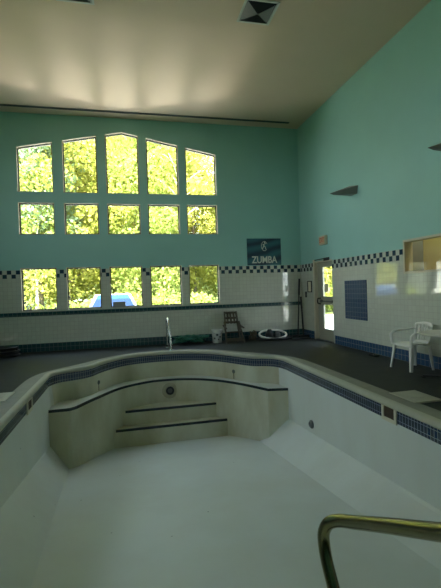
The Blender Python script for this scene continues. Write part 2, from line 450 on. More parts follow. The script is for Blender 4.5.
mb = MB(); mb.tube([(XR + .02, ga - .05, 1.08), (XR + .02, gb + .08, 1.08)], .018); mb.bx(XR + .02, X0, ga - .05, ga - .01, 1.05, 1.11); mb.bx(XR + .02, X0, gb + .04, gb + .10, 1.04, 1.12)
dp(mb, 'push_bar', M['darkgrey'])
dp(MB().tube([(X0, gb + .16, 1.16), (XR - .02, gb + .16, 1.15), (XR - .03, gb + .16, 1.08), (XR - .02, gb + .16, 1.02), (X0, gb + .16, 1.0)], .018), 'door_handle', M['black'])
mb = MB(); mb.bx(XR - .02, XR + .06, DY0 + .12, DY0 + .42, DZ - .02, DZ + .06); mb.bar((XR - .01, DY0 + .30, DZ + .045), (XR - .06, DY0 + .85, DZ + .03), .025, .02)
dp(mb, 'door_closer', M['black'])
dp(MB().bx(XR - .02, XR + .16, DY0, DY1, .0, .02), 'threshold', M['darkgrey'])

p = MB().bx(XR + .080, XR + .082, gb - .28, gb - .06, 1.33, 1.55).build('paper_notice', M['paper']); tag(p, 'square paper notice taped to the upper pane of the exit door', 'notice')

# ---------------------------------------------------------------- pool
OUT = [(-1.49, .8), (-1.49, 3), (-1.49, 6), (-1.49, 7.9), (-1.475, 8.25), (-1.34, 8.5), (-.99, 8.68), (-.78, 8.86), (-.62, 9.2), (-.42, 9.52), (-.1, 9.87), (.38, 10.06), (.88, 10.1), (1.3, 10.05), (1.69, 9.88), (1.95, 9.68), (2.22, 9.36), (2.5, 8.9), (2.68, 8.68), (2.93, 8.56), (3.10, 8.4), (3.175, 8.15), (3.19, 7.8), (3.19, 6), (3.19, 3), (3.19, .8)]
path = [Vector((p.x, p.y)) for p in smooth_path([(x, y, 0) for x, y in OUT], .07)]
def offset_path(path, d, it=0, extra=0):
    n = len(path); o = []
    for i, p in enumerate(path):
        t = (path[min(i + 1, n - 1)] - path[max(i - 1, 0)]).normalized(); o.append(p + Vector((-t.y, t.x)) * d)
    for _ in range(it): o = [o[0]] + [(o[i - 1] + o[i] * 2 + o[i + 1]) / 4 for i in range(1, n - 1)] + [o[-1]]
    return o
pool = empty('swimming_pool', (.85, 5, 0)); tag(pool, 'empty white plaster swimming pool with blue waterline tiles', 'pool')
def pp(mb, name, mat, par=pool, **kw):
    o = mb.build(name, mat, par, **kw)
    if par is pool: o.matrix_parent_inverse = Matrix.Translation(pool.location).inverted()
    return o
FZ = lambda y: -1.72 + .13 * (8.06 - y)
CW, CH = .30, 0.045
# walls (side walls drop to the cove, end wall goes down behind the bench) + cove + floor
YE = 10.4
mb = MB()
rows = []
for y in [.8 + i * .3 for i in range(33)]:
    z = FZ(max(y, 2.2)); ul = z + .46; ur = z + .20 + .06 * max(0, min(y, 8) - 3.6)
    xl = -.95 - .05 * max(0, min(y, 8) - 4)
    prof = [(-1.56, ul + .06), (-1.44, ul - .02), (xl, z), (0, z), (.85, z), (1.7, z), (2.65, z), (3.15, ur - .02), (3.26, ur + .05)]
    rows.append([(x, y, zz) for x, zz in prof])
mb.grid(rows)
pp(mb, 'floor_shell', M['plaster'])
side = MB(); end = MB()
def is_end(p): return p.y > 8.27
for i in range(len(path) - 1):
    a, c = path[i], path[i + 1]; zb = -2.2
    e = is_end(a) and is_end(c)
    ia, ic = (.035 if a.x < -1.4 else 0), (.035 if c.x < -1.4 else 0)     # the left wall batters in a little
    (end if e else side).grid([[(a.x, a.y, 0), (c.x, c.y, 0)], [(a.x, a.y, -.25), (c.x, c.y, -.25)], [(a.x + ia, a.y, -.6), (c.x + ic, c.y, -.6)], [(a.x + ia, a.y, zb), (c.x + ic, c.y, zb)]])
side.add([(-1.49, .8, 0), (3.19, .8, 0), (3.19, .8, -2.2), (-1.49, .8, -2.2)], [(0, 1, 2, 3)])
pp(side, 'side_wall', M['plaster'], smooth=True, recalc=True); pp(end, 'end_wall', M['plaster_end'], smooth=True)
# waterline tile band with UVs along its length
me = bpy.data.meshes.new('waterline_tiles'); inn = offset_path(path, -.004)
vs = []; L = [0]
for i, p in enumerate(inn):
    if i: L.append(L[-1] + (p - inn[i - 1]).length)
    vs += [(p.x, p.y, -.05), (p.x, p.y, -.225)]
fs = [(2 * i, 2 * i + 1, 2 * i + 3, 2 * i + 2) for i in range(len(inn) - 1)]
me.from_pydata(vs, [], fs); uvl = me.uv_layers.new(name='UVMap')
for poly in me.polygons:
    for li in poly.loop_indices:
        vi = me.loops[li].vertex_index; uvl.data[li].uv = (L[vi // 2], me.vertices[vi].co.z + .225 + .043)
me.materials.append(M['water_tile']); o = bpy.data.objects.new('waterline_tiles', me); COL.objects.link(o); o.parent = pool
o.matrix_parent_inverse = Matrix.Translation(pool.location).inverted()
# coping with rounded nose
outer = offset_path(path, CW, 60)
mb = MB(); rows = []; slab = []
for p, q in zip(path, outer):
    d = (q - p).normalized()
    prof = [(.0, -.06), (-.022, -.058), (-.032, -.03), (-.03, -.005), (-.018, .014), (.01, .022), (.05, .022)]
    rows.append([(p.x + d.x * s, p.y + d.y * s, z) for s, z in prof])
    nose = (p.x + d.x * .05, p.y + d.y * .05); slab.append([(*nose, -.01), (p.x + d.x * .056, p.y + d.y * .056, .014), (q.x - d.x * .01, q.y - d.y * .01, .012), (q.x, q.y, -.03)])
mb.grid(rows); pp(mb, 'coping_nosing', M['nosing'], smooth=True)
pp(MB().grid(slab), 'coping', M['coping'])
mb = MB().bx(-1.8, 3.5, .5, .83, -.06, .02); pp(mb, 'coping', M['coping'])
# bench ledge
BF = [(-1.47, 7.93), (-1.30, 7.93), (-1.15, 7.93), (-1.0, 8.02), (-.78, 8.42), (-.6, 8.72), (-.32, 9.17), (0, 9.49), (.46, 9.74), (.81, 9.79), (1.17, 9.75), (1.62, 9.57), (2.03, 9.24), (2.39, 8.76), (2.61, 8.38), (2.78, 8.06)]
bf = [Vector((p.x, p.y)) for p in smooth_path([(x, y, 0) for x, y in BF], .08)] + [Vector((3.19, 7.97))]
back = [p for p in path if p.y > 7.95]
ZB = -.6
poly = [Vector((p.x, p.y, ZB)) for p in back] + [Vector((p.x, p.y, ZB)) for p in reversed(bf)]
tri = tessellate_polygon([poly]); mb = MB().add(poly, tri); pp(mb, 'bench_seat', M['plaster'])
mb = MB()
for i in range(len(bf) - 1):
    a, c = bf[i], bf[i + 1]; mb.add([(a.x, a.y, ZB), (c.x, c.y, ZB), (c.x, c.y, -2.2), (a.x, a.y, -2.2)], [(0, 1, 2, 3)])
pp(mb, 'bench_front', M['plaster_end'])
# dark tile nosing on the bench and steps
bfo = offset_path(bf, -.006)
def nosing(pts, z, h=.045, t=.03):
    mb = MB(); rows = []
    for i, p in enumerate(pts):
        tt = (pts[min(i + 1, len(pts) - 1)] - pts[max(i - 1, 0)]).normalized(); nn = Vector((-tt.y, tt.x))
        q = p + nn * t
        rows.append([(p.x, p.y, z - h), (p.x, p.y, z + .004), (q.x, q.y, z + .004), (q.x, q.y, z - h)])
    return mb.grid(rows)
pp(nosing(bfo, ZB), 'bench_nosing', M['edge_tile'])
for (y, x0, x1, z) in ((9.33, -.16, 1.98, -1.14), (9.10, -.37, 2.17, -1.47)):
    ym = 9.9
    st = pp(MB().bx(x0 - .05, x1 + .05, y, ym, -2.1, z), 'step', M['plaster_end'])
    n = MB().bx(x0 + .04, x1 - .03, y - .006, y + .03, z - .045, z + .004).build('step_nosing', M['edge_tile'], st)
# underwater light in the bench front
RX = Matrix.Rotation(PI / 2, 3, 'X')
lc = (.925, 9.785, -.875)
l = pp(MB().lathe([(.19, 0), (.185, .008), (.13, .022), (.105, .022), (.10, .0)], lc, 28, RX), 'pool_light', M['pebble'])
MB().lathe([(.098, 0), (.098, .03), (.06, .035), (.055, .02), (0, .02)], lc, 24, RX).build('light_lens', M['black'], l).matrix_parent_inverse = Matrix.Identity(4)
MB().lathe([(.052, .02), (.05, .034), (0, .042)], lc, 20, RX).build('light_boss', M['darkgrey'], l)
for x, y in ((-.66, 9.13), (2.36, 9.15)):
    j = min(path, key=lambda p: (p - Vector((x, y))).length); i = path.index(j)
    t = (path[i + 1] - path[i - 1]).normalized(); n = Vector((t.y, -t.x, 0))
    R = n.to_track_quat('Z', 'Y').to_matrix()
    jt = pp(MB().lathe([(.045, 0), (.045, .012), (.025, .02), (.018, .01), (0, .01)], (j.x, j.y, -.41), 16, R), 'jet_fitting', M['darkgrey'])
    MB().bar((j.x + n.x * .002, j.y + n.y * .002, -.44), (j.x + n.x * .002, j.y + n.y * .002, -.585), .022, .004, up=n).build('rust_streak', M['brown'], jt)
RY = Matrix.Rotation(-PI / 2, 3, 'Y')
pp(MB().lathe([(.075, 0), (.075, .02), (.045, .045), (.03, .03), (0, .03)], (3.19, 6.87, -1.0), 20, RY), 'jet_fitting', M['darkgrey'])
# skimmers
def skimmer(x, s, ya, yb, za, zb):
    mb = MB(); f = .045
    for (a, c, e, g) in ((ya - f, yb + f, zb, zb + f), (ya - f, yb + f, za - f, za), (ya - f, ya, za, zb), (yb, yb + f, za, zb)):
        mb.bx(min(x, x - s * .02), max(x, x - s * .02), a, c, e, g)
    sk = pp(mb, 'skimmer', M['cream'])
    MB().bx(min(x - s * .004, x - s * .009), max(x - s * .004, x - s * .009), ya, yb, za, zb).build('skimmer_weir', M['skimmer_dark'], sk)
    lid = pp(MB().bx(*( (x + .24, x + .64) if s > 0 else (x - .64, x - .24)), (ya - .06 if s > 0 else ya - .2), (yb + .24 if s > 0 else yb + .1), -.01, .022), 'skimmer_deck_pad', M['pad'], bevel=.004)
    cx = x + s * .44; cy = (ya + yb) / 2 + (.09 if s > 0 else -.05)
    MB().lathe([(.0, .0225), (.12, .0225), (.125, .027), (.12, .03), (0, .03)], (cx, cy, 0), 24).build('skimmer_lid', M['pad'], lid)
skimmer(3.19, 1, 4.47, 4.68, -.20, -.05)
skimmer(-1.49, -1, 6.52, 6.76, -.21, -.075)

# shallow-end steps under the camera
for i in range(3): pp(MB().bx(-1.49, 3.19, .8, 1.15 + .3 * i, -1.6, -.3 - .27 * i), 'entry_step', M['plaster'])

# deck with the pool cut out
hole = [Vector((q.x, q.y, 0)) for q in outer] + [Vector((3.45, .55, 0)), Vector((-1.75, .55, 0))]
room = [Vector((XL, YN, 0)), Vector((XR, YN, 0)), Vector((XR, YB, 0)), Vector((XL, YB, 0))]
allv = room + hole; mb = MB().add(allv, tessellate_polygon([room, hole]))
o = mb.build('floor', M['deck']); struct(o, 'dark grey pool deck floor around the pool', 'floor')

# ---------------------------------------------------------------- handrails
rx = .757
pts = smooth_path([(rx, .70, 0.02), (rx, .70, .5), (rx, .71, .84), (rx, .78, .915), (rx, .904, .857), (rx, 1.13, .748), (rx - .003, 1.30, .664), (rx - .012, 1.39, .622), (rx - .030, 1.438, .590), (rx - .041, 1.462, .545), (rx - .042, 1.463, .50), (rx - .041, 1.445, .44), (rx - .037, 1.402, .36), (rx - .02, 1.35, .20), (rx, 1.32, 0), (rx, 1.32, -.3)], .015)
hr = empty('pool_handrail', (rx, .70, 0)); tag(hr, 'bronze-toned metal handrail sloping into the pool in the right foreground', 'handrail')
o = MB().tube(pts, .0235, 16).build('rail', M['brass'], hr, smooth=True); o.matrix_parent_inverse = Matrix.Translation(hr.location).inverted()
for c, z in (((rx, .70), .02), ((rx, 1.32), -.30)):
    o = MB().lathe([(.06, 0), (.058, .012), (.03, .02), (.024, .03)], (*c, z), 20).build('escutcheon', M['brass'], hr); o.matrix_parent_inverse = Matrix.Translation(hr.location).inverted()
bx_ = 1.0
pts = smooth_path([(bx_, 10.9, .0), (bx_, 10.9, .35), (bx_ - .0, 10.88, .66), (bx_, 10.72, .79), (bx_, 10.5, .74), (bx_ + .01, 10.33, .50), (bx_ + .02, 10.25, .2), (bx_ + .02, 10.22, .01)], .05)
hr2 = empty('pool_handrail', (bx_, 10.9, 0)); tag(hr2, 'bright steel grab rail standing at the far curved end of the pool', 'handrail')
o = MB().tube(pts, .026, 14).build('rail', M['steel'], hr2, smooth=True); o.matrix_parent_inverse = Matrix.Translation(hr2.location).inverted()
for y, x in ((10.9, bx_), (10.22, bx_ + .02)):
    o = MB().lathe([(.06, 0), (.058, .012), (.03, .02), (.026, .03)], (x, y, .0 if y > 10.5 else .02), 20).build('escutcheon', M['steel'], hr2); o.matrix_parent_inverse = Matrix.Translation(hr2.location).inverted()

# ---------------------------------------------------------------- plastic chair and table
def plastic_chair(loc, rz):
    t = empty('plastic_armchair', loc, rz); tag(t, 'white moulded plastic armchair on the deck by the right tiled wall', 'chair')
    # local frame: +x is the way the sitter faces, +y to the sitter's left
    mb = MB(); rows = []
    for i in range(8):
        s = i / 7; x = -.20 + .44 * s; z = .41 + .035 * s + (.012 if 0 < i < 6 else -.004); hw = .20 + .035 * s
        if i == 7: z -= .03
        rows.append([(x, hw * c, z + .012 * abs(c) ** 3) for c in (-1, -.75, -.4, 0, .4, .75, 1)])
    mb.grid(rows); mb.build('seat', M['plastic'], t, solid=.022, smooth=True)
    # back: curved panel with upright slots
    def bk(a, h):      # a -1..1 across, h 0..1 up
        z = .44 + .37 * h; x = -.15 - .08 * h - .05 * (1 - a * a) ; y = a * (.19 + .03 * h)
        return Vector((x, y, z - .035 * h * a * a))
    mb = MB()
    for i in range(7):
        a0 = -1 + i * .3 + .02; a1 = a0 + .16
        mb.grid([[bk(a0, h), bk(a1, h)] for h in (0.1, .3, .5, .7, .86)])
    for h0, h1 in ((.0, .14), (.82, 1.0)):
        mb.grid([[bk(-1 + 2 * k / 12, h) for k in range(13)] for h in (h0, (h0 + h1) / 2, h1)])
    for sgn in (-1, 1): mb.grid([[bk(sgn, h), bk(sgn * .86, h)] for h in (0, .25, .5, .75, 1)])
    mb.build('backrest', M['plastic'], t, solid=.016, smooth=True)
    for sgn in (-1, 1):
        ar = smooth_path([(-.19, sgn * .22, .69), (-.10, sgn * .275, .665), (.08, sgn * .285, .655), (.19, sgn * .28, .645), (.235, sgn * .275, .61), (.24, sgn * .265, .52), (.225, sgn * .25, .42)], .03)
        mb = MB(); rows = []
        for p in ar:
            rows.append([(p.x, p.y - .03, p.z - .006), (p.x, p.y, p.z + .006), (p.x, p.y + .03, p.z - .006)])
        mb.grid(rows); mb.build('armrest', M['plastic'], t, solid=.02, smooth=True)
        for (xa, ya, za, xb, yb) in ((.215, .235, .43, .265, .275), (-.18, .20, .43, -.215, .235)):
            mb = MB(); rows = []
            for k in range(6):
                f = k / 5; x = xa + (xb - xa) * f; y = sgn * (ya + (yb - ya) * f); z = za * (1 - f) + .0; wd = .045 - .02 * f
                sx = 1 if xa > 0 else -1
                rows.append([(x - sx * wd * 1.2, y, z), (x, y, z), (x, y - sgn * wd * 1.2, z)])
            mb.grid(rows); mb.build('leg', M['plastic'], t, solid=.018, smooth=False)
    return t
plastic_chair((4.855, 6.25, 0), PI)

tb = empty('round_table', (4.74, 5.27, 0)); tag(tb, 'pale round-topped table on a black pedestal cut off by the right frame edge', 'table')
tc_ = (0, 0, 0)
MB().lathe([(0, .695), (.38, .695), (.41, .70), (.42, .715), (.415, .73), (.40, .735), (0, .735)], tc_, 40).build('tabletop', M['table'], tb, smooth=False)
MB().lathe([(.10, .69), (.10, .675), (.035, .66), (.035, .10), (.05, .06)], tc_, 20).build('pedestal', M['black'], tb)
for k in range(4):
    a = math.radians(122) + k * PI / 2
    mb = MB(); mb.bar((0, 0, .065), (.40 * math.cos(a), .40 * math.sin(a), .03), .055, .03); mb.box((.40 * math.cos(a), .40 * math.sin(a), .012), (.05, .05, .024))
    mb.build('foot', M['black'], tb)

# ---------------------------------------------------------------- wall things
def text_mesh(name, txt, size, mat, parent, mtx, ext=.004, space=1.0, shear=0):
    cu = bpy.data.curves.new(name, 'FONT'); cu.body = txt; cu.size = size; cu.align_x = 'CENTER'; cu.align_y = 'CENTER'
    cu.extrude = ext; cu.offset = size * .02; cu.space_character = space; cu.shear = shear
    o = bpy.data.objects.new(name, cu); COL.objects.link(o); dg = bpy.context.evaluated_depsgraph_get(); dg.update()
    me = bpy.data.meshes.new_from_object(o.evaluated_get(dg)); bpy.data.objects.remove(o); bpy.data.curves.remove(cu)
    me.transform(mtx); me.materials.clear(); me.materials.append(mat)
    q = bpy.data.objects.new(name, me); COL.objects.link(q); q.parent = parent; return q

# fitness banner on the back wall
sx0, sx1, sz0, sz1 = 3.50, 4.56, 2.175, 2.965
bn = empty('wall_banner', ((sx0 + sx1) / 2, YB, (sz0 + sz1) / 2)); tag(bn, 'dark teal dance class banner with white lettering high on the back wall', 'banner')
w2, h2 = (sx1 - sx0) / 2, (sz1 - sz0) / 2
MB().bx(-w2, w2, -.014, -.001, -h2, h2).build('panel', M['banner'], bn)
RXt = Matrix.Rotation(PI / 2, 4, 'X')
text_mesh('lettering', 'ZUMBA', .27, M['banner_text'], bn, Matrix.Translation((0.0, -.018, -.245)) @ RXt @ Matrix.Diagonal((.86, 1.05, 1, 1)), .003)
mb = MB()
mb.tube([(.01 + .095 * math.cos(a), -.016, .17 + .14 * math.sin(a)) for a in [PI * .15 + i * PI * .1 for i in range(17)]], .007, 6)
mb.tube(smooth_path([(-.06, -.018, .08), (-.02, -.018, .15), (.0, -.018, .22), (.05, -.018, .25)], .02), .011, 6)
mb.tube(smooth_path([(.05, -.018, .07), (.035, -.018, .14), (.0, -.018, .18), (-.04, -.018, .23)], .02), .010, 6)
mb.lathe([(0, 0), (.022, 0), (.022, .006), (0, .006)], (.02, -.02, .275), 12, RX)
mb.build('dancer_logo', M['banner_text'], bn)

# exit sign box on the right wall
ex = empty('exit_sign', (XR, 10.08, 2.715)); tag(ex, 'small boxed exit sign with red letters above the exit door', 'sign')
MB().bx(-.08, -.001, -.17, .17, -.12, .12).build('housing', M['cream'], ex, bevel=.005)
MB().bx(-.086, -.078, -.155, .155, -.105, .105).build('face', M['sign_face'], ex)
RYt = Matrix(((0, 0, -1, -.087), (-1, 0, 0, 0), (0, 1, 0, 0), (0, 0, 0, 1)))
text_mesh('lettering', 'EXIT', .165, M['orange'], ex, RYt @ Matrix.Diagonal((.78, 1.05, 1, 1)), .002)

# wedge uplights
def sconce(y, z, label):
    t = empty('wall_sconce', (XR, y, z)); tag(t, label, 'wall light', 'uplight wall sconces')
    # shell: pointed prow pushing out from the wall, open trough on top
    tip_f, tip_n = (-.60, .10, -.02), (-.52, -.06, -.02)
    P = {'wtf': (0, .20, .17), 'wtn': (0, -.17, .10), 'wbf': (0, .14, -.08), 'wbn': (0, -.12, -.08), 'tf': (-.60, .06, -.05), 'tn': (-.58, .0, -.05), 'tbf': (-.50, .05, -.085), 'tbn': (-.46, -.02, -.085)}
    ks = list(P); ix = {k: i for i, k in enumerate(ks)}
    F = [('wtf', 'wtn', 'tn', 'tf'), ('wtn', 'wbn', 'tbn', 'tn'), ('wbn', 'wbf', 'tbf', 'tbn'), ('wbf', 'wtf', 'tf', 'tbf'), ('tf', 'tn', 'tbn', 'tbf'), ('wtf', 'wbf', 'wbn', 'wtn')]
    MB().add([P[k] for k in ks], [tuple(ix[k] for k in f) for f in F]).build('shade', M['sconce'], t, bevel=.006)
    MB().bx(-.03, -.0005, -.10, .10, -.07, .07).build('wall_plate', M['darkgrey'], t)
    return t
sconce(8.56, 3.66, 'dark wedge wall sconce above the blue tile panel')
sconce(5.42, 3.63, 'dark wedge wall sconce cut off by the right frame edge')

pn = MB().bx(XR - .014, XR - .001, 8.16, 9.09, .69, 1.605).build('tile_panel', M['panel_tile']); tag(pn, 'square dark blue tile panel set in the white right wall', 'tile panel')
nf = empty('framed_notice', (XR, 11.05, 1.49)); tag(nf, 'small black framed notice between the corner poles and exit door', 'notice')
mb = MB()
for a in ((-.13, .13, .14, .165), (-.13, .13, -.165, -.14), (-.13, -.105, -.15, .15), (.105, .13, -.15, .15)): mb.bx(-.025, -.001, *a)
mb.build('frame', M['black'], nf); MB().bx(-.012, -.002, -.106, .106, -.141, .141).build('sheet', M['paper'], nf)
sw = empty('light_switch', (XR, 11.33, 1.26)); tag(sw, 'dark light switch plate below and left of the framed notice', 'switch')
MB().bx(-.012, -.001, -.055, .055, -.085, .085).build('plate', M['black'], sw, bevel=.003)
MB().bx(-.022, -.012, -.012, .012, -.03, .03).build('toggle', M['darkgrey'], sw)

# ---------------------------------------------------------------- ceiling diffusers
def diffuser(cx, cy, s, label):
    t = empty('ceiling_vent', (cx, cy, ZC)); tag(t, label, 'vent', 'square ceiling diffusers')
    h = s / 2; mb = MB(); b_ = .035
    for a in ((-h, h, -h, -h + b_), (-h, h, h - b_, h), (-h, -h + b_, -h, h), (h - b_, h, -h, h)): mb.bx(*a, -.018, -.0005)
    mb.build('frame', M['white'], t)
    i = h - b_; quad = [(-i, -i), (i, -i), (i, i), (-i, i)]
    for k, mt in zip(range(4), ('black', 'louvre_lit', 'louvre_shaded', 'louvre_shaded')):  # bank tones paint in the light and shade of each side
        a, c = Vector(quad[k]), Vector(quad[(k + 1) % 4]); mb = MB()
        for j in range(8):
            f0 = j / 8; f1 = (j + .8) / 8
            z0, z1 = -.004 - .03 * f0, -.010 - .03 * f1
            p = [a * (1 - f0), c * (1 - f0), c * (1 - f1), a * (1 - f1)]
            mb.add([(p[0].x, p[0].y, z0), (p[1].x, p[1].y, z0), (p[2].x, p[2].y, z1 - .012), (p[3].x, p[3].y, z1 - .012)], [(0, 1, 2, 3)])
        mb.build('louvre_bank', M[mt], t, solid=.004)
    MB().bx(-i, i, -i, i, -.003, -.0005).build('back_plate', M['black'], t)
    return t
diffuser(2.375, 6.80, .60, 'square four-way ceiling vent at the top centre of the photo')
diffuser(-.66, 6.80, .60, 'square ceiling vent mostly above the top left frame edge')
sl = empty('slot_diffuser', (.9, 11.22, ZC)); tag(sl, 'long dark linear slot vent on the ceiling in front of the back wall', 'vent')
mb = MB(); mb.bx(-5.2, 3.87, -.045, -.03, -.014, -.0005); mb.bx(-5.2, 3.87, .03, .045, -.014, -.0005); mb.build('rails', M['darkgrey'], sl)
MB().bx(-5.2, 3.87, -.03, .03, -.006, -.0005).build('slot', M['black'], sl)

# ---------------------------------------------------------------- things along the back wall
bk = empty('plastic_bucket', (2.44, 11.30, 0)); tag(bk, 'white plastic bucket with dark printed spots by the back wall', 'bucket')
MB().lathe([(0, 0), (.125, 0), (.15, .34), (.158, .345), (.158, .37), (.145, .372), (.118, .02), (0, .02)], (0, 0, 0), 28).build('body', M['white'], bk)
for (a, z, s) in ((-1.75, .23, .035), (-1.5, .10, .022), (-2.25, .13, .028), (-1.2, .17, .026)):
    r = .128 + .03 * z / .37 + .006
    c = Vector((math.cos(a), math.sin(a), 0)); R = c.to_track_quat('Z', 'Y').to_matrix()
    MB().lathe([(s, 0), (s, .002), (0, .003)], c * (r + .004) + Vector((0, 0, z)), 10, R).build('printed_spot', M['darkgrey'], bk)
MB().tube([(.155 * math.cos(a), .155 * math.sin(a) , .345 - .10 * math.sin(a + PI) ) for a in [PI + i * PI / 12 for i in range(13)]], .005, 6).build('handle', M['grey'], bk)

wc = empty('wooden_chair', (2.90, 11.28, 0)); tag(wc, 'dark slatted wooden chair leaning near the back wall beside the bucket', 'chair')
for sgn in (-1, 1):
    MB().bar((sgn * .17, .25, .84), (sgn * .21, -.02, .0), .045, .05).build('leg', M['wood'], wc)
    MB().bar((sgn * .25, -.28, .0), (sgn * .21, .12, .56), .045, .05).build('leg', M['wood'], wc)
    MB().bar((sgn * .25, -.25, .40), (sgn * .23, .16, .46), .05, .03).build('armrest', M['wood'], wc)
mb = MB()
for z in (.54, .66, .81): y = -.02 + .27 * z / .84; mb.bar((-.19, y, z), (.19, y, z), .03, .06)
for x in (-.1, 0, .1): mb.bar((x, .15, .50), (x * .9, .245, .80), .05, .02)
mb.build('backrest', M['wood'], wc)
mb = MB()
for i in range(5): mb.bar((-.20, -.22 + i * .075, .30 - .012 * i), (.20, -.22 + i * .075, .30 - .012 * i), .055, .022)
mb.build('seat', M['wood'], wc)
MB().bar((-.24, -.24, .08), (.24, -.24, .08), .03, .10).build('stretcher', M['wood'], wc)

def loops(cx, cy, n, rx_, ry_, z0, dz, jit, seed, tube_r, seg=26):
    rnd = random.Random(seed); pts = []
    for i in range(n * seg):
        a = 2 * PI * i / seg; k = i / seg; ph = rnd.uniform(-1, 1) * .02
        r = 1 + jit * math.sin(k * 2.3 + seed) ; pts.append((cx + (rx_ * r + ph * .3) * math.cos(a), cy + (ry_ * r + ph * .3) * math.sin(a), z0 + dz * k + tube_r))
    return pts
rb = empty('rope_bundle', (3.50, 11.30, 0)); tag(rb, 'small tangled brown rope bundle between wooden chair and coiled hose', 'rope')
mb = MB(); rnd = random.Random(3); pts = []
for i in range(90):
    a = i * .9; pts.append((.13 * math.cos(a) * rnd.uniform(.4, 1), .11 * math.sin(a) * rnd.uniform(.4, 1), .02 + .30 * (i / 90) * rnd.uniform(.5, 1)))
mb.tube(smooth_path(pts, .05), .013, 6); mb.build('strands', M['brown'], rb, smooth=True)

vh = MB().tube(loops(0, 0, 4, .50, .30, 0, .012, .10, 1, .02), .02, 8).build('vacuum_hose', M['black'], None, smooth=True); vh.location = (4.10, 11.20, 0)
tag(vh, 'black coiled pool hose spread flat on the floor under the pale ring', 'hose')
wr = MB().tube([(.40 * math.cos(2 * PI * i / 40), .25 * math.sin(2 * PI * i / 40), .03) for i in range(40)], .03, 10, closed=True).build('pale_hose_ring', M['white'], None, smooth=True); wr.location = (4.05, 11.16, .13); wr.rotation_euler = (math.radians(24), 0, 0)
tag(wr, 'pale ring of hose lying on the black coil by the back wall', 'hose')
pu = empty('pool_pump', (4.02, 11.20, .03)); tag(pu, 'dark pump parts heaped inside the pale hose ring', 'pump')
MB().lathe([(0, 0), (.12, 0), (.12, .16), (.08, .22), (.05, .27), (0, .27)], (-.05, 0, 0), 18).build('motor', M['black'], pu)
MB().lathe([(0, 0), (.09, 0), (.09, .14), (.04, .20), (0, .20)], (.19, .02, 0), 16).build('strainer', M['darkgrey'], pu)
MB().tube([(-.05, 0, .06), (.08, -.03, .08), (.19, .02, .06)], .03, 8).build('pipe', M['black'], pu)

for k, (xb, yb, xt, yt, zt, lab) in enumerate(((4.90, 11.33, 5.085, 11.54, 1.72, 'longer dark pool pole leaning in the back right corner'), (5.02, 11.20, 5.11, 11.52, 1.18, 'shorter dark pool pole leaning beside the longer corner pole'))):
    t = empty('pool_pole', (xb, yb, 0)); tag(t, lab, 'pole')
    MB().tube([(0, 0, .05), ((xt - xb), (yt - yb), zt)], .02 if k == 0 else .026, 8).build('shaft', M['black'], t)
    MB().tube([((xt - xb) * .72, (yt - yb) * .72, .05 + (zt - .05) * .72), ((xt - xb) * 1.01, (yt - yb) * 1.01, zt * 1.01)], .03, 8).build('grip', M['black'], t)
    mb = MB(); mb.box((0, 0, .045), (.34, .07, .06)); mb.tube([(0, 0, .05), (.0, .0, .09)], .03); mb.build('brush_head', M['black'], t)
mt = MB().bx(4.55, 5.12, 10.92, 11.40, .0, .025).build('rubber_mat', M['black'], bevel=.006); tag(mt, 'black rubber mat on the floor in the back right corner', 'mat')
gh = MB().tube(smooth_path([(-.55 + 1.1 * ((i * .618) % 1), -.10 + .16 * math.sin(i * 2.1), .03 + .22 * abs(math.sin(i * 1.7))) for i in range(46)], .05), .014, 6).build('garden_hose', M['green_hose'], None, smooth=True)
gh.location = (1.68, 11.36, 0); tag(gh, 'green garden hose heaped along the back wall left of the bucket', 'hose')
bh = MB().tube(loops(0, 0, 7, .42, .26, 0, .03, .14, 5, .024), .024, 8).build('coiled_hose', M['black'], None, smooth=True); bh.location = (-3.12, 11.0, 0)
tag(bh, 'black hose coiled in a heap at the left frame edge by the back wall', 'hose')
fd = MB().box((0, 0, .02), (.12, .22, .035)).tube(smooth_path([(-.04, -.08, .03), (0, 0, .055), (-.04, .08, .03)], .03), .018, 6).build('rubber_strap', M['black'], None, bevel=.01); fd.location = (4.98, 7.62, 0)
tag(fd, 'small black rubber strap lying on the deck below the right wall', 'strap')
bxs = MB().box((0, 0, 0), (.33, .10, .15)).build('sill_box', M['grey'], None, bevel=.01); bxs.location = (-.21, YB + .03, 1.085 + .008 + .075)
tag(bxs, 'small grey box standing on the sill of the middle bottom window', 'box')

# ---------------------------------------------------------------- outdoors
mb = MB()
mb.add([(-60, YB + .25, -.15), (60, YB + .25, -.15), (60, 90, -.15), (-60, 90, -.15)], [(0, 1, 2, 3)])
mb.add([(XR + .5, -20, -.15), (60, -20, -.15), (60, YB + .25, -.15), (XR + .5, YB + .25, -.15)], [(0, 1, 2, 3)])
mb.add([(-60, -20, -.15), (XL - .2, -20, -.15), (XL - .2, YB + .25, -.15), (-60, YB + .25, -.15)], [(0, 1, 2, 3)])
g = mb.build('ground', M['grass']); struct(g, 'green ground outside the windows', 'ground')
mb = MB().bx(-9, 9, YB + .3, 21, -.2, -.12); o = mb.build('pavement', M['pave'], g)
MB().bx(9.01, 16, YB + .3, 21, -.2, -.121).build('pavement', M['pave'], g)
MB().bx(XR + .2, 16, -6, YB + .3, -.2, -.121).build('pavement', M['pave'], g)

rows = []
for i in range(2, 9):
    rows.append([(x, 38 + 4 * i, -.3 + 9 * (1 - math.cos((i - 2) / 6 * PI)) / 2 + 1.2 * math.sin(x * .13 + i)) for x in range(-70, 71, 5)])
o = MB().grid(rows).build('hill', M['grass'], None, smooth=True); struct(o, 'grassy rise behind the woods', 'hill')

